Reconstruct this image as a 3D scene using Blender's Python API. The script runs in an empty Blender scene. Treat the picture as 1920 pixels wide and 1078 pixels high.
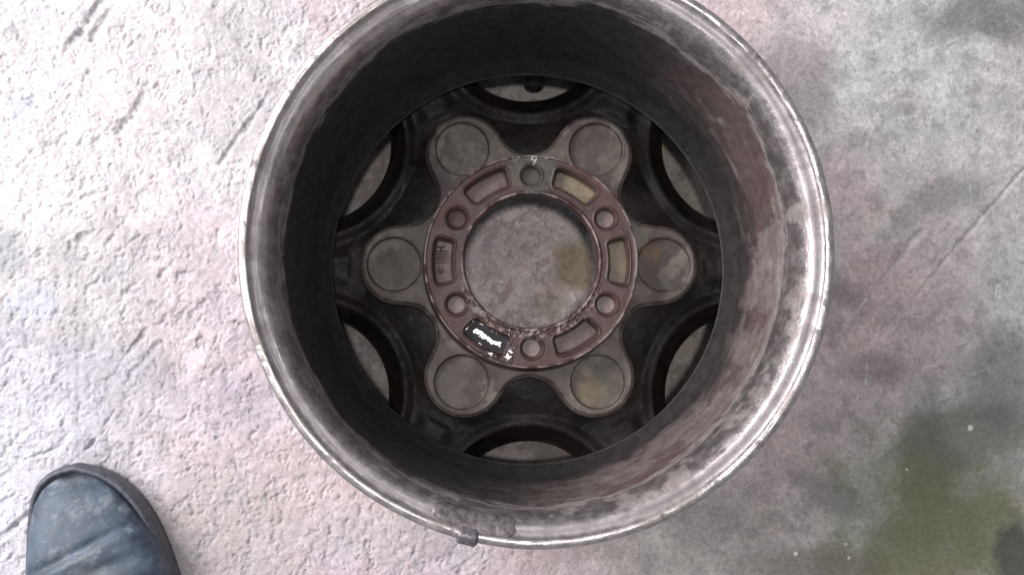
import bpy, bmesh, math
import numpy as np
from mathutils import Vector, Matrix, Quaternion
S = bpy.context.scene
COL = S.collection
PI = math.pi

# ------------------------------------------------------------------ camera
F = 1948.0                       # focal length in photo pixels (1920 wide)
RIMZ = 0.184
down = Vector((-60.5, -157.4, -F)).normalized()
Q = down.rotation_difference(Vector((0, 0, -1)))
def ray(px, py):
    return Q @ Vector((px - 960.0, -(py - 539.0), -F))
rc = ray(1010.6, 458) * (0.6283 / F)
CAM = Vector((-rc.x, -rc.y, RIMZ - rc.z))          # wheel axis stands at x = y = 0
cd = bpy.data.cameras.new('camera'); cam = bpy.data.objects.new('camera', cd); COL.objects.link(cam)
cam.location = CAM; cam.rotation_mode = 'QUATERNION'; cam.rotation_quaternion = Q
cd.sensor_width = 36; cd.lens = 36 * F / 1920; cd.clip_start = 0.01; cd.clip_end = 60
S.camera = cam
def at(px, py, z=0.0):
    r = ray(px, py); return CAM + r * ((z - CAM.z) / r.z)

# ------------------------------------------------------------------ light
W = bpy.data.worlds.new('World'); S.world = W; W.use_nodes = True
bg = W.node_tree.nodes['Background']; bg.inputs[0].default_value = (0.86, 0.9, 1.0, 1); bg.inputs[1].default_value = 0.36
def area(name, loc, target, sx, sy, power, col):
    l = bpy.data.lights.new(name, 'AREA'); l.shape = 'RECTANGLE'; l.size = sx; l.size_y = sy; l.energy = power; l.color = col
    o = bpy.data.objects.new(name, l); COL.objects.link(o); o.location = loc
    o.rotation_euler = (Vector(target) - Vector(loc)).to_track_quat('-Z', 'Y').to_euler(); return o
area('doorway_light', (-1.25, 0.55, 0.98), (-0.05, 0.0, 0.05), 1.3, 1.0, 57, (1.0, 0.965, 0.985))
g_ = at(905, 636, .083); g_ = g_ + (g_ - CAM) * ((2.1 - .083) / (CAM.z - .083))
area('ceiling_lamp', (g_.x - .01, g_.y - .11, 2.1), (-0.05, 0.0, 0.0), 0.17, 0.13, 15, (1.0, 0.96, 0.93))
S.view_settings.view_transform = 'Standard'; S.view_settings.look = 'None'
S.view_settings.exposure = 0.0; S.view_settings.gamma = 1.0
S.view_settings.use_curve_mapping = False
S.render.engine = 'CYCLES'

# ------------------------------------------------------------------ noise
def _h(i, j, k, s):
    n = (i * 374761393 + j * 668265263 + k * 2147483647 + s * 1274126177) & 0xffffffff
    n = ((n ^ (n >> 13)) * 1274126177) & 0xffffffff
    n = n ^ (n >> 16)
    return (n & 0xffff) / 65535.0
def vn(x, y, z=0.0, s=0):
    x = np.asarray(x, float); y = np.asarray(y, float); z = np.asarray(z, float) + 0 * x
    xi = np.floor(x).astype(np.int64); yi = np.floor(y).astype(np.int64); zi = np.floor(z).astype(np.int64)
    fx = x - xi; fy = y - yi; fz = z - zi
    fx = fx * fx * fx * (fx * (fx * 6 - 15) + 10); fy = fy * fy * fy * (fy * (fy * 6 - 15) + 10); fz = fz * fz * (3 - 2 * fz)
    flat = np.all(z == 0)
    def pl(k):
        a = _h(xi, yi, k, s); b = _h(xi + 1, yi, k, s); c = _h(xi, yi + 1, k, s); d = _h(xi + 1, yi + 1, k, s)
        return (a + (b - a) * fx) * (1 - fy) + (c + (d - c) * fx) * fy
    p = pl(zi)
    if flat: return p
    return p + (pl(zi + 1) - p) * fz
def fbm(x, y, z=0.0, f=1.0, o=4, s=0, g=0.5):
    t = 0; a = 1; n = 0
    for i in range(o):
        c, sn = math.cos(0.7 * i), math.sin(0.7 * i)
        X = (x * c - y * sn) * f + 17.3 * i; Y = (x * sn + y * c) * f - 9.1 * i
        t = t + a * vn(X, Y, np.asarray(z) * f, s + i); n += a; a *= g; f *= 2.03
    return t / n
def ss(a, b, x):
    t = np.clip((x - a) / (b - a), 0, 1); return t * t * (3 - 2 * t)
def mix(a, b, t):
    return a + (b - a) * t

# ------------------------------------------------------------------ mesh helpers
def add_obj(name, me, mat, parent=None, smooth=True):
    o = bpy.data.objects.new(name, me); COL.objects.link(o)
    if mat: me.materials.append(mat)
    if smooth: me.polygons.foreach_set('use_smooth', [True] * len(me.polygons))
    if parent: o.parent = parent
    return o
def grid_mesh(name, P, wrap=False, col=None, keep=None):
    """P: (n, m, 3) vertex grid, wrap joins the last row of axis 0 to the first; col (n,m,3); keep (n,m) bool per vertex"""
    n, m = P.shape[:2]
    idx = np.arange(n * m).reshape(n, m)
    a = idx if wrap else idx[:-1]; b = np.roll(idx, -1, 0) if wrap else idx[1:]
    q = np.stack([a[:, :-1], b[:, :-1], b[:, 1:], a[:, 1:]], -1).reshape(-1, 4)
    if keep is not None:
        q = q[keep.reshape(-1)[q].all(1)]
    me = bpy.data.meshes.new(name)
    me.vertices.add(n * m); me.vertices.foreach_set('co', P.reshape(-1).astype(np.float32))
    me.loops.add(len(q) * 4); me.loops.foreach_set('vertex_index', q.reshape(-1).astype(np.int32))
    me.polygons.add(len(q)); me.polygons.foreach_set('loop_start', np.arange(0, len(q) * 4, 4, dtype=np.int32))
    try: me.polygons.foreach_set('loop_total', np.full(len(q), 4, dtype=np.int32))
    except Exception: pass
    me.update(calc_edges=True)
    if col is not None:
        at_ = me.color_attributes.new('tone', 'FLOAT_COLOR', 'POINT')
        c = np.ones((n * m, 4), np.float32); c[:, :col.shape[-1]] = col.reshape(n * m, -1)
        at_.data.foreach_set('color', c.reshape(-1))
    return me

class NT:
    def __init__(s, name):
        s.m = bpy.data.materials.new(name); s.m.use_nodes = True; s.t = s.m.node_tree; s.b = s.t.nodes['Principled BSDF']
    def n(s, ty, **k):
        o = s.t.nodes.new(ty)
        for a, v in k.items():
            if a.startswith('_'): setattr(o, a[1:], v)
            else:
                kk = a.replace('_', ' ')
                s_ = o.inputs[int(kk[1:])] if kk[0] == 'i' and kk[1:].isdigit() else o.inputs[kk]
                if hasattr(v, 'is_linked') or hasattr(v, 'links'): s.t.links.new(v, s_)
                else: s_.default_value = v
        return o
    def l(s, a, b): s.t.links.new(a, b)
    def noise(s, scale, detail=4, rough=0.55, vec=None):
        o = s.n('ShaderNodeTexNoise', Scale=scale, Detail=detail, Roughness=rough)
        s.l(vec or s.coord(), o.inputs['Vector']); return o.outputs['Fac']
    def coord(s):
        if not hasattr(s, 'c'): s.c = s.n('ShaderNodeTexCoord').outputs['Object']
        return s.c
    def ramp(s, f, a, b, lo=0.0, hi=1.0):
        o = s.n('ShaderNodeMapRange'); s.l(f, o.inputs[0])
        o.inputs[1].default_value = a; o.inputs[2].default_value = b; o.inputs[3].default_value = lo; o.inputs[4].default_value = hi
        o.interpolation_type = 'SMOOTHSTEP'; return o.outputs[0]
    def math(s, op, a, b):
        o = s.n('ShaderNodeMath', _operation=op)
        for i, v in enumerate((a, b)):
            if hasattr(v, 'links'): s.l(v, o.inputs[i])
            else: o.inputs[i].default_value = v
        return o.outputs[0]
    def mixc(s, f, a, b, mode='MIX'):
        o = s.n('ShaderNodeMix', _data_type='RGBA', _blend_type=mode)
        for i, v in ((0, f), (6, a), (7, b)):
            if hasattr(v, 'links'): s.l(v, o.inputs[i])
            else: o.inputs[i].default_value = v if i == 0 else (*v, 1)
        return o.outputs[2]
    def bump(s, h, strength, dist, nrm=None):
        o = s.n('ShaderNodeBump', Strength=strength, Distance=dist); s.l(h, o.inputs['Height'])
        if nrm: s.l(nrm, o.inputs['Normal'])
        return o.outputs[0]

# ------------------------------------------------------------------ floor
def axis(lo, hi, step, far):
    core = np.arange(lo, hi + step / 2, step); g = []; d = step; x = hi
    while x < far: d *= 1.35; x += d; g.append(x)
    e = []; d = step; x = lo
    while x > -far: d *= 1.35; x -= d; e.append(x)
    return np.concatenate([np.array(e[::-1]), core, np.array(g)])
p00 = at(0, 0); p11 = at(1920, 1078)
ax = axis(p00.x - .03, p11.x + .03, 0.00095, 4); ay = axis(p11.y - .03, p00.y + .03, 0.00095, 4)
X, Y = np.meshgrid(ax, ay, indexing='ij')
# smooth worn side (right) against the pitted side (left)
u = (X - p00.x) / (p11.x - p00.x); v = (p00.y - Y) / (p00.y - p11.y)      # 0..1 over the view
low = fbm(X, Y, f=6, o=3, s=3)
rough = 1 - ss(0.45, 0.80, u + 0.25 * (low - .5) + 0.10 * (v - .5))
def segd(a, b):
    ax_, ay_ = a.x, a.y; dx, dy = b.x - a.x, b.y - a.y; L = dx * dx + dy * dy
    t = np.clip(((X - ax_) * dx + (Y - ay_) * dy) / L, 0, 1)
    return np.hypot(X - ax_ - t * dx, Y - ay_ - t * dy), t
wx = X + 0.006 * (fbm(X, Y, f=60, o=3, s=20) - .5); wy = Y + 0.006 * (fbm(X, Y, f=60, o=3, s=21) - .5)
n_big = fbm(X, Y, f=14, o=3, s=5)
n_mid = fbm(wx, wy, f=95, o=4, s=8)
n_fin = fbm(wx, wy, f=260, o=3, s=12)
# elongated chips that run up to the right
a_ = math.radians(40); U = wx * math.cos(a_) + wy * math.sin(a_); V = -wx * math.sin(a_) + wy * math.cos(a_)
chip = fbm(U * 0.55, V, f=150, o=3, s=31)
Z = (n_big - .5) * 0.004 * rough + ((n_mid - .5) * 0.0014 + (n_fin - .5) * 0.0009) * mix(.34, .60, rough) * mix(.30, 1.3, ss(.38, .62, fbm(X, Y, f=17, o=3, s=55)))
pebble = 1 - np.abs(2 * fbm(wx, wy, f=120, o=2, s=41) - 1)
Z += (pebble - .7) * 0.0007 * rough
Z -= 0.0012 * ss(0.62, 0.74, chip) * ss(.45, .6, n_big) * mix(0.15, 1, rough)
wx2 = X + 0.012 * (n_mid - .5); wy2 = Y + 0.012 * (n_fin - .5)
pit = fbm(wx2, wy2, f=230, o=3, s=50)
Z -= 0.0011 * ss(0.66, 0.76, pit) * mix(.1, 1, rough)
flake = fbm(wx2, wy2, f=55, o=5, s=52, g=.62)
Z -= 0.0007 * ss(.50, .535, flake) * ss(.62, .56, flake) * rough
crackmask = np.zeros_like(X)
cr = [((1925, 312), (1800, 455), 1.5, 1.4), ((1800, 455), (1672, 618), 1.5, 1.3), ((1728, 436), (1658, 522), 3.0, 1.5), ((1872, 535), (1868, 585), 1.3, .8),
      ((1850, 690), (1795, 712), 1.6, .7), ((215, 768), (176, 826), 1.5, 1.3), ((176, 826), (120, 880), 1.5, 1.4), ((505, 175), (462, 235), 2.2, 1.0), ((462, 235), (412, 305), 2.6, 1.2),
      ((274, 616), (224, 680), 1.6, 1.2), ((300, 640), (245, 700), 3.4, .8), ((192, -5), (150, 60), 4.0, 1.5), ((150, 60), (125, 90), 3.0, 1.1), ((205, 20), (172, 70), 3.6, 1.2),
      ((265, 185), (222, 245), 4.0, 1.0), ((110, 838), (45, 862), 1.6, .9), ((62, 955), (28, 985), 2.6, 1.2), ((28, 985), (-10, 1018), 2.2, 1.1), ((205, 355), (158, 372), 2.5, .8)]
for i, (a, b, w, dep) in enumerate(cr):
    d, t = segd(at(*a), at(*b)); w_ = w * 0.00055
    jit = 0.0016 * (vn(X * 260, Y * 260, s=70 + i) - .5) + 0.0030 * (vn(X * 70, Y * 70, s=90 + i) - .5)
    m = (1 - ss(w_ * .3, w_ * 2.3, np.abs(d + jit))) * mix(0.5, 1, vn(X * 120, Y * 120, s=60 + i))
    Z -= m * 0.0022 * dep; crackmask = np.maximum(crackmask, m)
# keep the ground under the rim's lip level
rr = np.hypot(X, Y)
under = ss(.150, .165, rr) * (1 - ss(.186, .196, rr))
Z = Z * (1 - .7 * under) - .0012 * under - 0.0005
Z *= 1 - ss(0.6, 1.0, np.maximum(np.abs(X), np.abs(Y)))
# albedo: pale cement, pinkish tints, darker to the right, oil, moss and painted shade
def blob(px, py, rx, ry, soft=.6, s=0, jag=.9, ang=0):
    c = at(px, py); k = 0.000414; dx = (X - c.x); dy = (Y - c.y)
    ca, sa = math.cos(math.radians(ang)), math.sin(math.radians(ang))
    e = np.hypot((dx * ca + dy * sa) / (rx * k), (-dx * sa + dy * ca) / (ry * k))
    e = e + jag * 1.5 * (fbm(wx2, wy2, f=26, o=6, s=200 + s, g=.66) - .5)
    return 1 - ss(1 - soft / 2, 1 + soft / 2, e)
base = np.empty(X.shape + (3,))
pale = np.array([.555, .525, .538]); warm = np.array([.475, .437, .42]); cool = np.array([.475, .515, .49])
n1 = fbm(X, Y, f=5, o=4, s=101); n2 = fbm(X, Y, f=9, o=4, s=103)
tint = ss(-.05, .05, u - (.78 + .11 * ss(0, .5, v)) + .22 * (n1 - .5))[..., None]
right = mix(warm, cool, tint)
wpale = (1 - ss(0.40, 0.74, u + 0.22 * (n2 - .5) + .16 * (v - .4)))[..., None]
base[:] = mix(right, pale, wpale)
pink = (ss(.42, .60, fbm(X, Y, f=9, o=4, s=107)) * ss(.08, .25, u))[..., None]
base *= mix(1, np.array([1.03, .925, .965]), pink)
blue = ss(.52, .66, fbm(X, Y, f=8, o=3, s=109))[..., None]
base *= mix(1, np.array([.95, .975, 1.03]), blue * wpale)
base *= (0.82 + 0.36 * fbm(X, Y, f=40, o=5, s=111, g=.6))[..., None]
base *= (1 - .17 * wpale[..., 0] * ss(.46, .62, fbm(X, Y, f=13, o=5, s=137, g=.6)))[..., None]
base *= (1 + .16 * ss(.56, .68, fbm(wx2, wy2, f=120, o=4, s=131)) * (1 - .6 * wpale[..., 0]) - .10 * ss(.54, .66, fbm(wx2, wy2, f=34, o=5, s=133, g=.62)))[..., None]
base *= mix(1, np.array([1.03, .965, .95]), (ss(.45, .6, fbm(X, Y, f=16, o=4, s=135)) * (u > .3) * .6)[..., None])
base *= (1 - .20 * ss(.56, .7, fbm(X, Y, f=75, o=4, s=113)) * (1 - .5 * wpale[..., 0]))[..., None]
def stain_shade(m, c, a):  # lays stains and also painted light and shade into the floor colour
    global base
    base = mix(base, np.array(c), (m * a)[..., None])
stain_shade(blob(1805, 825, 130, 62, s=1, ang=8, soft=.8), (.115, .12, .10), .80)
stain_shade(blob(1790, 860, 230, 150, s=40, soft=1.6), (.25, .26, .22), .55)
stain_shade(blob(1740, 850, 50, 70, s=2, soft=1.0), (.115, .12, .10), .6)
stain_shade(blob(1885, 720, 55, 110, s=3, soft=1.2), (.13, .14, .13), .6)
stain_shade(blob(1770, 1010, 185, 140, s=4, soft=1.1), (.150, .155, .070), .85)
stain_shade(blob(1910, 1040, 40, 60, s=5), (.06, .062, .055), .8)
stain_shade(blob(1850, 25, 130, 55, s=6, soft=1.0), (.13, .13, .125), .75)
stain_shade(blob(1770, 60, 45, 30, s=7, soft=1.0), (.17, .17, .165), .5)
stain_shade(blob(1700, 205, 22, 16, s=8), (.18, .18, .17), .5)
stain_shade(blob(1760, 370, 80, 30, s=9, soft=1.2, ang=15), (.17, .175, .165), .55)
stain_shade(blob(1500, 160, 60, 110, s=10, soft=1.0, ang=28), (.20, .18, .18), .6)  # wheel's shadow at upper right, painted into the floor
stain_shade(blob(1590, 560, 60, 26, s=11, soft=1.2, ang=-30), (.17, .15, .15), .6)
stain_shade(blob(1640, 690, 60, 28, s=12, soft=1.2), (.19, .165, .155), .6)
stain_shade(blob(1560, 930, 80, 26, s=13, soft=1.2, ang=-25), (.15, .135, .13), .5)
stain_shade(blob(1530, 1060, 120, 30, s=14, soft=1.2), (.13, .105, .08), .6)
stain_shade(blob(1340, 1010, 160, 80, s=15, soft=1.3), (.26, .235, .225), .5)  # soft wheel shadow at lower right, deepened in the colour
stain_shade(blob(45, 200, 30, 28, s=16), (.42, .46, .58), .6)
stain_shade(blob(60, 565, 45, 32, s=17), (.38, .43, .48), .6)
stain_shade(blob(15, 470, 40, 40, s=18), (.30, .31, .32), .7)
stain_shade(blob(520, 900, 230, 110, s=19, soft=1.4, ang=-20), (.46, .375, .345), .55)
stain_shade(blob(430, 1000, 150, 90, s=20, soft=1.2), (.34, .31, .28), .5)
stain_shade(blob(700, 1000, 110, 50, s=21, soft=1.2), (.40, .38, .37), .4)
bw = (1 - ss(.060, .075, rr))  # floor seen through the bore, painted paler to offset the wheel's shade
stain_shade(bw, (.68, .585, .575), .9)
stain_shade(bw * ss(.5, .62, fbm(wx2, wy2, f=150, o=4, s=141)), (.36, .29, .28), .7)
stain_shade(bw * ss(.66, .72, fbm(wx2, wy2, f=260, o=3, s=143)), (.80, .76, .74), .8)
stain_shade(blob(1240, 420, 900, 900, s=41, soft=.1, jag=0) * ss(.10, .12, rr) * (1 - ss(.165, .172, rr)), (.23, .20, .165), .75)  # ring under the wheel painted darker to dim the window openings
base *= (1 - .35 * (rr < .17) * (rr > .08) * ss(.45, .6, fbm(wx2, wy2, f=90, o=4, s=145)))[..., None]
stain_shade(blob(1075, 495, 40, 42, s=22, soft=.9), (.30, .21, .085), .75)
stain_shade(blob(1030, 570, 45, 25, s=23, soft=1.0), (.30, .25, .15), .5)
stain_shade(blob(945, 450, 80, 60, s=24, soft=1.2), (.40, .34, .33), .4)
stain_shade(blob(1250, 470, 40, 60, s=25), (.2, .14, .06), .6)
for px, py, r_ in ((1820, 802, 5), (1492, 1038, 4.5), (1586, 1020, 2.5), (1592, 1046, 2.5), (1700, 880, 2), (735, 862, 2)):
    stain_shade(blob(px, py, r_, r_, soft=.35, s=30, jag=.6), (.72, .74, .70), 1.0)
spk = ss(.68, .76, fbm(wx2, wy2, f=240, o=3, s=117))
stain_shade(spk * (1 - .4 * rough), (.16, .15, .14), .35)
stain_shade(ss(.5, .56, flake) * ss(.64, .56, flake) * rough, (.36, .36, .40), .40)
stain_shade(crackmask * rough, (.28, .28, .30), .5)
rs = np.random.RandomState(4)
for i in range(34):
    px = rs.uniform(1420, 1920); py = rs.uniform(40, 760); an = math.radians(rs.normal(52, 22)); L = rs.uniform(8, 60) * (1 if i % 5 else 2)
    d, t = segd(at(px, py), at(px + L * math.cos(an), py - L * math.sin(an)))
    w_ = rs.uniform(.0002, .0005); m_ = (1 - ss(w_, w_ * 3.0, d + .0009 * (n_fin - .5) + .0016 * (n_mid - .5))) * ss(.35, .6, n_fin)
    stain_shade(m_ * (rr > .185), (.66, .66, .64), rs.uniform(.25, .6))
stain_shade(crackmask * (1 - rough), (.66, .66, .64), .55)  # bright crack edges on the right, highlights painted as pale colour
P = np.stack([X, Y, Z], -1)
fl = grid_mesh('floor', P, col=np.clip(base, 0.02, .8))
m = NT('concrete')
ca = m.n('ShaderNodeVertexColor', _layer_name='tone').outputs[0]
fn = m.noise(900, 5, .7); fn2 = m.noise(240, 5, .65)
c1 = m.mixc(0.55, ca, m.mixc(m.ramp(fn, .3, .7), (.55, .55, .55), (1.25, 1.25, 1.25)), 'MULTIPLY')
c1 = m.mixc(0.5, c1, m.mixc(m.ramp(fn2, .32, .68), (.7, .69, .69), (1.2, 1.2, 1.2)), 'MULTIPLY')
m.l(c1, m.b.inputs['Base Color'])
m.l(m.ramp(fn2, .3, .7, .55, .85), m.b.inputs['Roughness'])
m.l(m.bump(m.math('ADD', fn, fn2), .5, .0009), m.b.inputs['Normal'])
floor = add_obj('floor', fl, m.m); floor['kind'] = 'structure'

# ------------------------------------------------------------------ metals
def metal(name, rough_lo=.28, rough_hi=.6, metallic=.85, bump=.3, streak=True, fine=700, bd=.0004, spec=.5):
    m = NT(name)
    ca = m.n('ShaderNodeVertexColor', _layer_name='tone').outputs
    f1 = m.noise(fine, 5, .65); f2 = m.noise(110, 6, .65)
    c = m.mixc(.5, ca[0], m.mixc(m.ramp(f2, .3, .7), (.6, .58, .57), (1.3, 1.3, 1.3)), 'MULTIPLY')
    c = m.mixc(.45, c, m.mixc(m.ramp(f1, .3, .7), (.65, .65, .65), (1.25, 1.25, 1.25)), 'MULTIPLY')
    m.l(c, m.b.inputs['Base Color'])
    sep = m.n('ShaderNodeSeparateColor'); m.l(ca[0], sep.inputs[0])
    bright = m.ramp(sep.outputs[0], .12, .5)
    m.l(m.math('MULTIPLY', bright, metallic), m.b.inputs['Metallic'])
    r = m.math('ADD', m.ramp(f2, .3, .7, rough_lo, rough_hi), m.math('MULTIPLY', m.math('SUBTRACT', 1.0, bright), .15))
    m.l(m.math('MULTIPLY', r, ca[1]), m.b.inputs['Roughness'])
    m.b.inputs['Specular IOR Level'].default_value = spec
    m.l(m.bump(m.math('ADD', f1, m.math('MULTIPLY', f2, 1.5)), bump, bd), m.b.inputs['Normal'])
    return m.m
M_rim = metal('worn_aluminium_barrel', .30, .44, .9, .32, bd=.0005, spec=.45)
M_hub = metal('dirty_cast_hub', .32, .52, .15, .5, bd=.0006, spec=.4)
M_disc = metal('black_paint_disc', .26, .48, .0, .35, bd=.0008, spec=.24)

# ------------------------------------------------------------------ wheel
wheel = bpy.data.objects.new('alloy_wheel', None); COL.objects.link(wheel)
wheel['label'] = 'worn alloy wheel without a tyre lying face down on bare concrete'
wheel['category'] = 'wheel'

def spline(pts, n):
    """Catmull-Rom through pts, n samples per span"""
    p = np.array([pts[0]] + pts + [pts[-1]], float); out = []
    for i in range(1, len(p) - 2):
        t = np.linspace(0, 1, n, endpoint=False)[:, None]
        a, b, c, d = p[i - 1], p[i], p[i + 1], p[i + 2]
        out.append(.5 * ((2 * b) + (c - a) * t + (2 * a - 5 * b + 4 * c - d) * t ** 2 + (3 * b - a - 3 * c + d) * t ** 3))
    out.append(p[-2:-1]); return np.concatenate(out)
prof = [(.1580, .0700), (.1600, .1250), (.1625, .1500), (.1715, .1560), (.1782, .1660), (.1808, .1745), (.1818, .1800), (.1809, .1827), (.1785, .1840), (.1762, .1837),
        (.1750, .1820), (.1738, .1808), (.1720, .1802), (.1700, .1798), (.1682, .1788), (.1664, .1766), (.1647, .1738), (.1632, .1704), (.1619, .1663), (.1607, .1610), (.1598, .1540), (.1583, .1420),
        (.1565, .1250), (.1543, .1050), (.1520, .0850), (.1498, .0700), (.1462, .0590), (.1440, .0535), (.1431, .0495), (.1440, .0460), (.1480, .0400), (.1530, .0330), (.1600, .0240), (.1650, .0150),
        (.1690, .0060), (.1735, .0012), (.1770, .0008), (.1792, .0030), (.1790, .0080), (.1750, .0120), (.1730, .0300), (.1700, .0420), (.1620, .0560), (.1580, .0700)]
pp = spline(prof, 5); nt = 1100
th = np.linspace(0, 2 * PI, nt, endpoint=False)
R_ = np.broadcast_to(pp[None, :, 0], (nt, len(pp))).copy(); ZZ = np.broadcast_to(pp[None, :, 1], (nt, len(pp))).copy(); TH = np.broadcast_to(th[:, None], R_.shape)
# dents and nicks of the lip, cast unevenness
cx, cy = np.cos(TH), np.sin(TH)
lip = ss(.172, .180, ZZ) * ss(.173, .178, R_)
nick = ss(.62, .80, fbm(cx * .18, cy * .18, ZZ, f=240, o=2, s=301))
lowf = fbm(cx, cy, 0, f=3.0, o=3, s=303) - .5
R_ += lip * (lowf * .0006 - nick * .00018); ZZ += -lip * nick * .0003
R_ += .0003 * (fbm(cx * .15, cy * .15, ZZ, f=60, o=3, s=305) - .5) * ss(.15, .16, ZZ)
seg_ = np.r_[0, np.cumsum(np.hypot(*np.diff(pp, axis=0).T))]; SEG = np.broadcast_to(seg_[None], R_.shape)
ZZ += .0005 * (fbm(TH * 9, SEG * 420, f=1.0, o=4, s=306, g=.6) - .5) * ss(.155, .165, ZZ)
Xr, Yr = R_ * cx, R_ * cy
# tone: bare aluminium at the bead, brake dust film in the barrel with patches rubbed clean on the right, where the lit side is painted lighter
streak = fbm(TH * 7, SEG * 380, f=1.0, o=5, s=311, g=.62)
arcn = fbm(TH * 7.0, SEG * 190, f=1.0, o=5, s=313, g=.62)
patch = fbm(cx * .15, cy * .15, ZZ, f=24, o=5, s=317, g=.55)
degs = np.degrees(TH) % 360
dd = (degs - 335 + 180) % 360 - 180
hz = ss(.152, .166, ZZ + .010 * np.exp(-((dd - 0) / 55.0) ** 2) + .014 * (streak - .5) + .026 * (patch - .5) + .010 * (arcn - .5))          # clean band, its lower-right widening painted in for the light there
lit_side = (1 - ss(42, 92, np.abs(dd) + 50 * (patch - .5))) * ss(.072, .112, ZZ + .05 * (patch - .5) + .02 * (arcn - .5))  # lit side of barrel, painted lighter
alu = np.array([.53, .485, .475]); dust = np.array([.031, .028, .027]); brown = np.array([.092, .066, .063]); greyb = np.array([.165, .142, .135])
inner = mix(dust, brown, lit_side[..., None])
inner = mix(inner, greyb, (mix(.55, 1, ss(0, 40, dd)) * lit_side * ss(.50, .545, patch + .12 * (arcn - .5) + .09 * np.cos(np.radians(dd - 45)) - .04))[..., None])
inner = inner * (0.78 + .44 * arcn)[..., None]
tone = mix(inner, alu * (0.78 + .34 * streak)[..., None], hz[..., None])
grime = ss(.50, .70, fbm(cx * .17, cy * .17, ZZ, f=55, o=4, s=319, g=.6))
tone = mix(tone, np.array([.15, .12, .115]), (grime * ss(.15, .16, ZZ) * .55)[..., None])
groove = np.exp(-((R_ - .1716) / .0026) ** 2) * ss(.165, .169, ZZ)
tone = mix(tone, np.array([.16, .15, .15]), (np.exp(-((ZZ - .0500) / .0018) ** 2) * (R_ < .146) * .6)[..., None])  # painted highlight along the barrel's bottom edge
tone = mix(tone, np.array([.13, .115, .125]), (groove * .75)[..., None])  # shade of the lip groove put into the tone
scr = ss(.70, .80, fbm(TH * 5, SEG * 1500, f=1.0, o=2, s=331)) * ss(.50, .62, fbm(TH * 4, SEG * 60, f=1.0, o=2, s=333))
tone = mix(tone, np.array([.42, .39, .38]), (scr * lit_side * .30)[..., None])
tone *= (1 - .5 * nick * lip)[..., None]
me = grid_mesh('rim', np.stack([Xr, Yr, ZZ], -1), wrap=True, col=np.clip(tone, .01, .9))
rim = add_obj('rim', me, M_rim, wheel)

# -- spoke disc: six scallops open towards the barrel
A0 = math.radians(30); SC_D, SC_R = .1840, .0565
def fold(T, off=0.0):       # angle to nearest multiple of 60 deg + off
    return (T - off + PI / 6) % (PI / 3) - PI / 6
def scal_edge(T):           # radius where a ray meets the scallop, or the barrel
    a = fold(T, A0); s = SC_D * np.cos(a); q = SC_R ** 2 - (SC_D * np.sin(a)) ** 2
    r = np.where(q > 0, s - np.sqrt(np.maximum(q, 0)), 1.0); return np.minimum(r, .158)
nt, nr = 1080, 120
th = np.linspace(0, 2 * PI, nt, endpoint=False); t = np.linspace(0, 1, nr)
TH, T = np.meshgrid(th, t, indexing='ij')
Rm = scal_edge(TH); R_ = .074 + (Rm - .074) * T
af = fold(TH, A0); dsc = np.hypot(R_ * np.cos(af) - SC_D, R_ * np.sin(af)) - SC_R
zb = .051 - .015 * ss(.082, .145, R_)
sp = np.exp(-(fold(TH, 0) * R_ / .020) ** 2)
zb += .004 * sp * ss(.12, .14, R_)
zb += .0040 * (1 - ss(.0125, .0210, dsc)) - .0045 * (1 - ss(.0060, .0120, dsc)) - .006 * (1 - ss(.0, .0075, dsc))
zb += .004 * ss(.138, .158, R_) * ss(.0, .02, dsc)
zb += .0016 * ss(.0, .010, .0160 - np.abs(fold(TH, 0) * R_)) * ss(.1290, .1350, R_)
zb += .0016 * (fbm(R_ * np.cos(TH), R_ * np.sin(TH), f=70, o=3, s=401) - .5)
Pt = np.stack([R_ * np.cos(TH), R_ * np.sin(TH), zb], -1)
wall = Pt[:, -1:, :].copy(); wl = []
for k, (dz, dr) in enumerate(((-.001, .0005), (-.004, .0008), (-.010, .0004), (-.016, -.0006), (-.018, -.003))):
    w_ = wall.copy(); w_[..., 2] += dz; w_[..., 0] *= 1 + dr / .14; w_[..., 1] *= 1 + dr / .14; wl.append(w_)
under_ = Pt[:, ::-4, :].copy(); under_[..., 2] -= .019
Pd = np.concatenate([Pt] + wl + [under_[:, 1:]], 1)
xx, yy, zz = Pd[..., 0], Pd[..., 1], Pd[..., 2]
nn = fbm(xx, yy, zz, f=45, o=4, s=403)
ring_lip = np.zeros(Pd.shape[:2]); ring_lip[:, :nr] = 1 - ss(.0, .010, dsc)
tone = mix(np.array([.0050, .0030, .0030]), np.array([.0135, .0085, .0082]), ss(.35, .7, nn)[..., None])
tone = mix(tone, np.array([.022, .018, .018]), (ring_lip * .30 * ss(.3, .6, nn))[..., None])
me = grid_mesh('spoke_disc', Pd, wrap=True, col=tone)
disc = add_obj('spoke_disc', me, M_disc, wheel)

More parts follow.
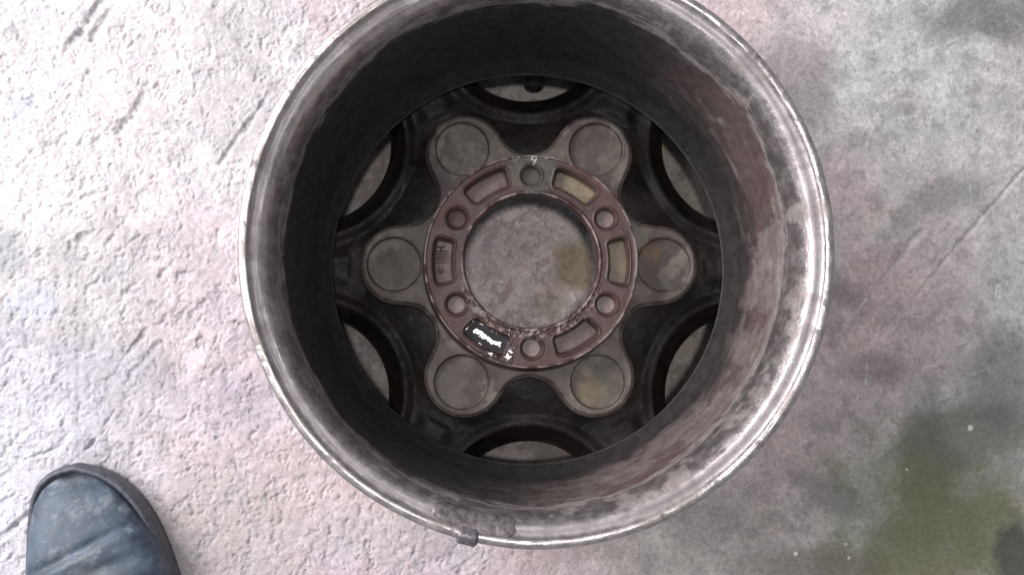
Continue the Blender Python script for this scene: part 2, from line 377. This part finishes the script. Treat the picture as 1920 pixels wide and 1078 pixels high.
# -- hub pad: raised ring with six pockets and six bolt holes, plus six lobes with round recesses
ZR, ZT = .0885, .0650
RB, RO = .0461, .0756
def smin(a, b, k):
    h = np.clip(.5 + .5 * (b - a) / k, 0, 1); return b + (a - b) * h - k * h * (1 - h)
def outline(x, y):          # signed distance-like, negative inside
    T = np.arctan2(y, x); R = np.hypot(x, y); a = fold(T, 0); lx = R * np.cos(a); ly = R * np.sin(a)
    d1 = R - .0800
    d2 = np.hypot(np.maximum(lx - .0930, 0), ly) - .0285
    d2 = np.where(lx < .0930, np.abs(ly) - (.0285 + .10 * (.0930 - lx) ), d2)
    return smin(d1, d2, .012)
nt = 1440
th = np.linspace(0, 2 * PI, nt, endpoint=False)
lo = np.full(nt, .075); hi = np.full(nt, .135)
for _ in range(40):
    mid = (lo + hi) / 2; o_ = outline(mid * np.cos(th), mid * np.sin(th)) < 0
    lo = np.where(o_, mid, lo); hi = np.where(o_, hi, mid)
Rout = lo
ra = np.linspace(RB + .0003, .0790, 118); nb = 90
TH = np.broadcast_to(th[:, None], (nt, len(ra) + nb)); tb = np.linspace(0, 1, nb + 1)[1:]
R_ = np.concatenate([np.broadcast_to(ra[None], (nt, len(ra))), .0790 + (Rout[:, None] - .0790) * tb[None]], 1)
x, y = R_ * np.cos(TH), R_ * np.sin(TH)
a = fold(TH, 0); lx, ly = R_ * np.cos(a), R_ * np.sin(a)
z = np.full(R_.shape, ZT)
z = mix(ZR, ZT, ss(RO - .0012, RO + .0012, R_))                      # ring step
z += .0011 * np.exp(-((R_ - (RO - .0018)) / .0008) ** 2)             # raised outer bead
z += .0010 * np.exp(-((R_ - (RB + .0022)) / .0010) ** 2)             # raised bore bead
z -= .0030 * (1 - ss(.0, .0012, R_ - RB))
# pockets: rounded annular sectors
pr = np.abs(R_ - .0617) - .0070; pa = np.abs(a) * .0617 - .0158
rad = .0035
pk = np.hypot(np.maximum(pr + rad, 0), np.maximum(pa + rad, 0)) + np.minimum(np.maximum(pr + rad, pa + rad), 0) - rad
z -= .0085 * (1 - ss(-.0016, .0003, pk))
z += .0006 * np.exp(-((pk - .0010) / .0006) ** 2)
# bolt holes at 30 deg + n*60
ab = fold(TH, A0); dbh = np.hypot(R_ * np.cos(ab) - .0602, R_ * np.sin(ab))
z += .0007 * np.exp(-((dbh - .0083) / .0006) ** 2)
z -= .0010 * (1 - ss(.0068, .0080, dbh))
z -= .0050 * (1 - ss(.0058, .0068, dbh))
# recess of each lobe
dl = np.hypot(lx - .0972, ly)
side = .0022 * np.cos(np.arctan2(y - .0972 * np.sin(TH - a), x - .0972 * np.cos(TH - a)) - math.radians(100))
z += np.where(R_ > RO + .001, -.0042 * (1 - ss(.0186, .0198, dl)) + .0004 * np.exp(-((dl - .0204) / .0006) ** 2), 0)
# rounded outer edge of the lobes
do = outline(x, y)
z -= .0035 * ss(-.0035, .0, do) ** 2
# cast unevenness, heavy grit along the lower bore edge
grit = fbm(x, y, f=420, o=3, s=501); lowside = ss(-.1, .9, -np.sin(TH)) * np.exp(-((R_ - .0500) / .0050) ** 2)
z += .0016 * (grit - .5) * lowside + .0005 * (fbm(x, y, f=130, o=4, s=503) - .5)
# scratched 9 with a dash and the worn casting marks
def wpt(px, py, zz=ZR): p = at(px, py, zz); return p.x, p.y
def stroke(pts, w):
    d = np.full(x.shape, 9.0)
    for (p0, p1) in zip(pts[:-1], pts[1:]):
        ax_, ay_ = wpt(*p0); bx, by = wpt(*p1); dx, dy = bx - ax_, by - ay_; L = dx * dx + dy * dy + 1e-12
        tt = np.clip(((x - ax_) * dx + (y - ay_) * dy) / L, 0, 1)
        d = np.minimum(d, np.hypot(x - ax_ - tt * dx, y - ay_ - tt * dy))
    return 1 - ss(w * .5, w, d)
nine = stroke([(1006, 300), (1001, 301.5), (997, 299), (998, 295.5), (1002, 294), (1006, 295.5), (1006, 300), (1003, 305), (1000, 309)], .00055)
nine = np.maximum(nine, stroke([(1023, 298), (1029, 296), (1038, 297)], .0004))
nine = np.maximum(nine, .5 * stroke([(960, 296), (966, 302), (975, 294)], .0004))
z += .0006 * nine
mark = np.zeros_like(x)
for yy_, w0, w1 in ((461, 815, 832), (469, 814, 840), (475, 813, 840), (480, 812, 840), (485, 813, 839), (491, 810, 840)):
    mark = np.maximum(mark, stroke([(w0, yy_), (w1, yy_ - .4)], .00042))
for xx_, y0, y1 in ((826, 462, 470), (830, 475, 480), (820, 480, 486), (835, 469, 475)):
    mark = np.maximum(mark, stroke([(xx_, y0), (xx_, y1)], .00042))
mark = np.maximum(mark, stroke([(820, 506), (823, 502), (827, 506), (824, 510), (820, 506)], .0004))
mark = np.maximum(mark, stroke([(829, 501), (831, 509), (826, 511)], .0004))
z -= .0007 * mark
keep_bore = dbh > -1
n1 = fbm(x, y, f=40, o=4, s=511); n2 = fbm(x, y, f=150, o=4, s=513, g=.6)
ringc = np.array([.058, .029, .026]); lobec = np.array([.125, .105, .091]); dusty = np.array([.108, .093, .078])
isring = 1 - ss(RO - .0005, RO + .0012, R_)
tone = mix(lobec, ringc, isring[..., None])
tone = mix(tone, np.array([.088, .048, .043]), (isring * ss(.4, .65, n1) * .5)[..., None])
tone = mix(tone, dusty, ((1 - isring) * (1 - ss(.0185, .0195, dl)) * ss(.3, .6, n1))[..., None])
inpk = 1 - ss(-.002, 0, pk)
tone = mix(tone, np.array([.165, .118, .110]), (inpk * isring * .85)[..., None])
def wm(px, py, r1, r2, zz=ZR):
    cx_, cy_ = wpt(px, py, zz); return 1 - ss(r1, r2, np.hypot(x - cx_, y - cy_) + .006 * (n1 - .5))
big = fbm(x, y, f=26, o=4, s=521, g=.6)
tone = mix(tone, np.array([.070, .048, .050]), ((1 - isring) * ss(.46, .62, big) * .75)[..., None])
tone = mix(tone, np.array([.050, .034, .036]), ((1 - isring) * ss(-.010, .001, do + .012 * (big - .5)) * ss(.35, .6, fbm(x, y, f=14, o=2, s=523)) * .8)[..., None])
tone = mix(tone, np.array([.185, .165, .140]), ((1 - isring) * ss(.56, .68, fbm(x, y, f=60, o=4, s=525, g=.62)) * .6)[..., None])
tone = mix(tone, np.array([.22, .178, .105]), (inpk * np.maximum(wm(1083, 355, .010, .022), wm(1162, 492, .014, .03)) * .8)[..., None])
tone = mix(tone, np.array([.20, .15, .075]), (wm(1110, 735, .004, .016, ZT) * .55)[..., None])
tone = mix(tone, np.array([.17, .105, .045]), (wm(1222, 470, .002, .010, ZT) * .65)[..., None])
tone = mix(tone, np.array([.075, .066, .055]), (wm(1000, 318, .014, .020) * (1 - inpk) * isring * .9)[..., None])
tone = mix(tone, np.array([.045, .035, .033]), (np.exp(-((pk + .0012) / .0012) ** 2) * isring * .5)[..., None])   # darker line round the pocket foot
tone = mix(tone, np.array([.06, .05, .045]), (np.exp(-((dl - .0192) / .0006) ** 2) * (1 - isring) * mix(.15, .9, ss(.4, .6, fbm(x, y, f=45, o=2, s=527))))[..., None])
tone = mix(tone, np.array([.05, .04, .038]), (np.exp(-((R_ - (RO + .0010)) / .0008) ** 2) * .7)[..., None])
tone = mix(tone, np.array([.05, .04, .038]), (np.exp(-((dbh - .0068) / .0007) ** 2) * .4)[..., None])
tone = mix(tone, np.array([.235, .185, .178]), ((1 - ss(.0056, .0064, dbh)) * ss(-.9, .2, -np.sin(TH - .6)) * .9)[..., None])
tone = mix(tone, np.array([.07, .055, .05]), (mark * .75)[..., None])
tone = mix(tone, np.array([.62, .60, .58]), (nine * .9)[..., None])
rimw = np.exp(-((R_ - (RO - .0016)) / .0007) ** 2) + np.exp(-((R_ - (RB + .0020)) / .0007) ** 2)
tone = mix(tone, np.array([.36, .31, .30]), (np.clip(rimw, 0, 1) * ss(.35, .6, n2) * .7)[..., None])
tone = mix(tone, np.array([.30, .27, .25]), (lowside * ss(.55, .7, grit) * .8)[..., None])
tone *= (.72 + .56 * n2)[..., None]
wet = isring * wm(925, 655, .010, .026) * ss(.38, .5, fbm(x, y, f=110, o=4, s=531, g=.65))
wet = np.maximum(wet, .45 * isring * ss(.35, .6, fbm(x, y, f=55, o=4, s=533)))
z += wet * (R_ < .078) * .0004 * (fbm(x, y, f=260, o=3, s=535) - .5)
tone = mix(tone, tone * .5, wet[..., None])
tone = np.concatenate([tone, (1 - .85 * wet)[..., None]], -1)
Ph = np.stack([x, y, z], -1)
# skirts: bore wall inside, lobe wall outside
ins = []; 
for zz_, rr_ in ((.0700, RB + .0050), (.0730, RB + .0030), (.0770, RB + .0014), (.0815, RB + .0002)):
    ins.append(np.stack([rr_ * np.cos(th), rr_ * np.sin(th), np.full(nt, zz_)], -1)[:, None])
outs = []
for dz, dr in ((.0060, .0006), (.012, .0012), (.020, .002), (.030, .003)):
    outs.append(np.stack([(Rout + dr) * np.cos(th), (Rout + dr) * np.sin(th), np.full(nt, ZT - dz)], -1)[:, None])
Ph2 = np.concatenate(ins + [Ph] + outs, 1)
darkc = np.array([.075, .06, .056, 1.0]); wallc = np.array([.045, .036, .034, 1.0])
tone2 = np.concatenate([np.broadcast_to(darkc, (nt, 4, 4)), tone, np.broadcast_to(wallc, (nt, 4, 4))], 1)
kp = np.concatenate([np.ones((nt, 4), bool), keep_bore, np.ones((nt, 4), bool)], 1)
me = grid_mesh('hub_pad', Ph2, wrap=True, col=np.clip(tone2, .01, 1), keep=kp)
hub = add_obj('hub_pad', me, M_hub, wheel)

# -- oil standing in the lower left pocket
def pocket_puddle(ang, zoff, name, mat, grow=0.0):
    n, mm = 70, 40
    aa = np.linspace(-.0168 / .0617, .0168 / .0617, n); r = np.linspace(.0540, .0694, mm)
    AA, RR = np.meshgrid(aa, r, indexing='ij')
    xx = RR * np.cos(AA + ang); yy = RR * np.sin(AA + ang)
    zz = ZR - zoff + .00027 * (fbm(xx, yy, f=300, o=4, s=601, g=.62) - .5) + .027 * (yy - RR.mean() * math.sin(ang))
    prr = np.abs(RR - .0617) - .0070; paa = np.abs(AA) * .0617 - .0158
    pk_ = np.hypot(np.maximum(prr + rad, 0), np.maximum(paa + rad, 0)) + np.minimum(np.maximum(prr + rad, paa + rad), 0) - rad
    zz = zz + .0006 * ss(-.0060, 0, pk_)
    me = grid_mesh(name, np.stack([xx, yy, zz], -1), keep=pk_ < .0002)
    return add_obj(name, me, mat, wheel)
mo = NT('wet_oil'); mo.b.inputs['Base Color'].default_value = (.03, .024, .028, 1); mo.b.inputs['Roughness'].default_value = .07
mo.b.inputs['Specular IOR Level'].default_value = .8
mo.l(mo.bump(mo.noise(700, 4, .7), .12, .0004), mo.b.inputs['Normal'])
pocket_puddle(math.radians(240), .0060, 'oil_film', mo.m)
def ring_spill():
    AA, RR = np.meshgrid(np.radians(np.linspace(212, 276, 260)), np.linspace(.0480, .0735, 110), indexing='ij')
    xx, yy = RR * np.cos(AA), RR * np.sin(AA); a_ = AA - math.radians(240)
    prr = np.abs(RR - .0617) - .0070; paa = np.abs(a_) * .0617 - .0158
    pk_ = np.hypot(np.maximum(prr + rad, 0), np.maximum(paa + rad, 0)) + np.minimum(np.maximum(prr + rad, paa + rad), 0) - rad
    cx_, cy_ = wpt(950, 655); q = np.hypot(xx - cx_, yy - cy_)
    f_ = fbm(xx, yy, f=190, o=4, s=611, g=.62) + .25 * (1 - q / .018)
    hb = np.hypot(xx - .0602 * math.cos(math.radians(270)), yy + .0602)
    hb2 = np.hypot(xx - .0602 * math.cos(math.radians(210)), yy - .0602 * math.sin(math.radians(210)))
    keep = (f_ > .63) & (pk_ > .0008) & (hb > .0076) & (hb2 > .0076)
    zz = ZR + .0004 + .0012 * ss(.60, .72, f_) * .5 + .0003 * (fbm(xx, yy, f=420, o=3, s=613) - .5) + .027 * (yy - cy_) + .0009 * np.exp(-((RR - .0738) / .0009) ** 2) + .0010 * np.exp(-((RR - .0483) / .0010) ** 2)
    me = grid_mesh('oil_smear', np.stack([xx, yy, zz], -1), keep=keep); return add_obj('oil_smear', me, mo2.m, wheel)
mo2 = NT('thin_oil'); mo2.b.inputs['Base Color'].default_value = (.060, .040, .038, 1); mo2.b.inputs['Roughness'].default_value = .10
ring_spill()

# -- valve stem behind the top window
def lathe(name, prof_, mat, parent, seg=32):
    P_ = np.array(prof_, float); t_ = np.linspace(0, 2 * PI, seg, endpoint=False)
    G = np.stack([P_[None, :, 0] * np.cos(t_)[:, None], P_[None, :, 0] * np.sin(t_)[:, None], np.broadcast_to(P_[None, :, 1], (seg, len(P_)))], -1)
    me = grid_mesh(name, G, wrap=True); return add_obj(name, me, mat, parent)
mr = NT('black_rubber'); mr.b.inputs['Base Color'].default_value = (.02, .02, .02, 1); mr.b.inputs['Roughness'].default_value = .6
mr.l(mr.bump(mr.noise(500), .3, .0003), mr.b.inputs['Normal'])
vs = lathe('valve_stem', [(0, .036), (.0028, .036), (.0040, .034), (.0040, .030), (.0050, .027), (.0055, .016), (.0075, .010), (.0078, .004), (0, .002)], mr.m, wheel)
vp = at(1004, 150, .030); vs.location = (vp.x, vp.y, .006); vs.rotation_euler = (math.radians(-35), 0, 0)

# -- balance weight hooked over the lip, with its clip
def arc_strip(name, a0, a1, section, mat, parent, n=60, s=0, amp=.0006, tp=4.0):
    aa = np.linspace(a0, a1, n); sec = spline(section, 4)
    AA = aa[:, None]; e = np.minimum(np.arange(n), np.arange(n)[::-1]) / tp; e = np.clip(e, 0, 1)[:, None]
    c = sec.mean(0)
    r = c[0] + (sec[None, :, 0] - c[0]) * (.4 + .6 * np.sqrt(e)) ; zz = c[1] + (sec[None, :, 1] - c[1]) * (.4 + .6 * np.sqrt(e))
    nn = fbm(np.cos(AA) * r, np.sin(AA) * r, zz, f=260, o=3, s=s) - .5
    zz = zz + amp * 2 * nn; r = r + amp * nn
    G = np.stack([r * np.cos(AA), r * np.sin(AA), zz], -1)
    me = grid_mesh(name, G)
    bm = bmesh.new(); bm.from_mesh(me)
    bmesh.ops.holes_fill(bm, edges=[e_ for e_ in bm.edges if e_.is_boundary], sides=0); bm.to_mesh(me); bm.free()
    return add_obj(name, me, mat, parent)
def pang(px, py, z_): p = at(px, py, z_); return math.atan2(p.y, p.x)
ml = NT('grey_lead'); n_ = ml.noise(190, 6, .65)
ml.l(ml.mixc(ml.ramp(n_, .3, .7), (.085, .072, .075), (.24, .215, .22)), ml.b.inputs['Base Color']); ml.b.inputs['Metallic'].default_value = .55; ml.b.inputs['Roughness'].default_value = .42
ml.l(ml.bump(n_, .35, .0012), ml.b.inputs['Normal'])
wt = arc_strip('balance_weight', pang(810, 955, .176), pang(968, 985, .176),
    [(.1640, .1735), (.1645, .1758), (.1670, .1790), (.1705, .1812), (.1738, .1824), (.1752, .1828), (.1748, .1800), (.1700, .1775), (.1655, .1740), (.1640, .1735)], ml.m, wheel, n=90, s=701, amp=.0005, tp=9.0)
mc = NT('steel_clip'); n_ = mc.noise(300, 5, .65)
mc.l(mc.mixc(mc.ramp(n_, .3, .7), (.10, .088, .100), (.24, .215, .235)), mc.b.inputs['Base Color']); mc.b.inputs['Metallic'].default_value = .5; mc.b.inputs['Roughness'].default_value = .4
mc.l(mc.bump(n_, .6, .0008), mc.b.inputs['Normal'])
arc_strip('clip', pang(855, 1003, .18), pang(897, 1012, .18),
[(.1716, .1790), (.1745, .1835), (.1780, .1862), (.1818, .1852), (.1842, .1820), (.1846, .1770), (.1836, .1770), (.1832, .1812), (.1812, .1840), (.1780, .1851), (.1750, .1825), (.1724, .1785), (.1716, .1790)], mc.m, wt, n=26, s=703, amp=.0004)

# ------------------------------------------------------------------ shoe
shoe = bpy.data.objects.new('shoe', None); COL.objects.link(shoe)
shoe['label'] = 'toe of a scuffed dark blue leather shoe on the pale concrete'
shoe['category'] = 'shoe'
toe = at(150, 868, .010); 
SA = math.radians(0)                 # heading of the toe, turned from the photo's up direction
shoe.location = (0, 0, 0)
# plan outline in shoe space: y from toe (0) back to heel (-.295); left / right half widths
sy = np.array([0, .004, .012, .024, .040, .060, .085, .110, .140, .175, .210, .245, .270, .285, .292])
sl = np.array([.000, .0155, .0255, .0315, .0335, .0340, .0340, .0335, .0390, .0350, .0320, .0310, .0290, .0200, .000])
sr = np.array([.000, .0190, .0330, .0455, .0560, .0660, .0750, .0800, .0760, .0620, .0540, .0480, .0420, .0290, .000])
ht = np.array([.016, .0190, .0270, .0360, .0420, .0455, .0490, .0540, .0640, .0760, .0820, .0800, .0760, .0700, .062])
tt = np.linspace(0, 1, 260); yy_ = .292 * (1 - np.cos(tt * PI)) / 2
L_ = np.interp(yy_, sy, sl); Rr = np.interp(yy_, sy, sr); Ht = np.interp(yy_, sy, ht)
def smooth1(a, k=9):
    b = np.pad(a, k, mode='reflect', reflect_type='odd'); return np.convolve(b, np.ones(2 * k + 1) / (2 * k + 1), 'valid')
Rr = smooth1(Rr, 6); L_ = smooth1(L_, 6); Ht = smooth1(Ht, 10); 
L_[0] = Rr[0] = 0; L_[-1] = Rr[-1] = 0; L_ = np.maximum(L_, 0); Rr = np.maximum(Rr, 0)
def place(G):
    c, s_ = math.cos(SA), math.sin(SA); x_ = G[..., 0]; y_ = -G[..., 1]
    G2 = G.copy(); G2[..., 0] = x_ * c - y_ * s_ + toe.x; G2[..., 1] = x_ * s_ + y_ * c + toe.y; return G2
cxm = (Rr - L_) / 2; hw = (Rr + L_) / 2
def upper_surface(inset, z0):
    k = 90; ph = np.linspace(0, PI, k)
    h_ = hw[:, None] * 1.0; e = 2.35
    cc = np.cos(ph)[None]; sn = np.sin(ph)[None]
    xs = np.sign(cc) * np.abs(cc) ** (2 / 2.15); zs = np.abs(sn) ** (2 / 2.7)
    ins_ = np.where(xs > 0, mix(inset, -.0012, ss(.018, .065, yy_)[:, None] * np.abs(xs) ** .3), inset * .8)
    sc = np.clip((hw[:, None] - ins_) / np.maximum(hw[:, None], 1e-6), 0, 1.1)
    XX = cxm[:, None] + h_ * xs * sc; ZZ_ = z0 + (Ht - z0)[:, None] * zs
    # toe inset
    yv = inset + (yy_ / .292) * (.292 - 2 * inset)
    YY = np.broadcast_to(yv[:, None], XX.shape)
    return XX, YY, ZZ_, zs
XX, YY, ZZ_, zs = upper_surface(.0050, .020)
# vamp creases
cre = np.zeros_like(XX)
for y0, sl_, amp, w_ in ((.060, .50, .0022, .0040), (.081, .42, .0024, .0060), (.103, .35, .0026, .006), (.124, .2, .003, .007)):
    q = YY - y0 + sl_ * (XX - .012) + .004 * (fbm(XX, YY, f=60, o=2, s=801) - .5)
    cre -= amp * np.exp(-(q / w_) ** 2) * zs
    cre += amp * .4 * np.exp(-((q - w_ * 1.7) / w_) ** 2) * zs
ZZ_ = ZZ_ + cre + .0012 * (fbm(XX, YY, f=45, o=4, s=803) - .5) * zs
# ankle opening sunk into the rear half
op = np.hypot((XX - .006) / .030, (YY - .215) / .058)
ZZ_ = ZZ_ - .05 * (1 - ss(.85, 1.0, op)) + .006 * np.exp(-((op - 1.08) / .10) ** 2)
G = place(np.stack([XX, YY, ZZ_], -1))
n1 = fbm(XX, YY, ZZ_, f=38, o=5, s=805, g=.6); n2 = fbm(XX, YY, ZZ_, f=170, o=3, s=807)
lea = mix(np.array([.036, .052, .076]), np.array([.062, .088, .122]), ss(.35, .65, n1)[..., None])
lea = mix(lea, np.array([.27, .30, .31]), (ss(.53, .70, fbm(XX * 1.0, YY, ZZ_, f=70, o=5, s=809, g=.7)) * .32)[..., None])
lea = mix(lea, np.array([.55, .60, .62]), (ss(.76, .84, fbm(XX, YY, ZZ_, f=420, o=2, s=813)) * .10)[..., None])
lea = mix(lea, np.array([.035, .038, .045]), (ss(.5, .7, fbm(XX, YY, f=25, o=3, s=811)) * .5)[..., None])
me = grid_mesh('upper', G, col=lea)
mle = NT('scuffed_leather'); ca = mle.n('ShaderNodeVertexColor', _layer_name='tone').outputs[0]
f1 = mle.noise(900, 4, .6); f2 = mle.noise(160, 5, .65)
mle.l(mle.mixc(.5, ca, mle.mixc(mle.ramp(f2, .3, .7), (.6, .6, .6), (1.4, 1.4, 1.4)), 'MULTIPLY'), mle.b.inputs['Base Color'])
mle.l(mle.ramp(f2, .3, .7, .42, .66), mle.b.inputs['Roughness']); mle.l(mle.bump(mle.math('ADD', f1, f2), .35, .0006), mle.b.inputs['Normal'])
add_obj('upper', me, mle.m, shoe)
# sole: outline swept with a rounded welt profile
ang = np.concatenate([np.arange(260), np.arange(258, 0, -1)])
side_ = np.concatenate([np.ones(260), -np.ones(258)])
ox = np.where(side_ > 0, Rr[ang], -L_[ang]); oy = yy_[ang]
oc = np.stack([ox, oy], -1)
for _ in range(2): oc = (np.roll(oc, 1, 0) + 2 * oc + np.roll(oc, -1, 0)) / 4
tg = np.roll(oc, -1, 0) - np.roll(oc, 1, 0); tg /= np.linalg.norm(tg, axis=1, keepdims=True) + 1e-9
nm = np.stack([tg[:, 1], -tg[:, 0]], -1)
if ((nm * (oc - oc.mean(0))).sum(1)).mean() < 0: nm = -nm
secs = [(-.004, .001), (-.0012, .001), (0, .003), (.0006, .010), (.0002, .017), (-.0010, .0205), (-.0028, .0218), (-.0044, .0212), (-.0056, .0190), (-.0066, .0165), (-.0120, .0165)]
se = spline(secs, 3)
lift = .006 * (1 - ss(.0, .06, oc[:, 1]))
G = np.stack([oc[:, None, 0] + nm[:, None, 0] * se[None, :, 0], oc[:, None, 1] + nm[:, None, 1] * se[None, :, 0],
              np.broadcast_to(se[None, :, 1], (len(oc), len(se))) * (1 - 0) + lift[:, None] * .5], -1)
ms = NT('dark_rubber_sole'); f1 = ms.noise(220, 5, .65)
ms.l(ms.mixc(ms.ramp(f1, .3, .7), (.034, .037, .048), (.090, .095, .112)), ms.b.inputs['Base Color']); ms.b.inputs['Roughness'].default_value = .55
ms.l(ms.bump(f1, .4, .0008), ms.b.inputs['Normal'])
me = grid_mesh('sole', place(G), wrap=True)
add_obj('sole', me, ms.m, shoe)
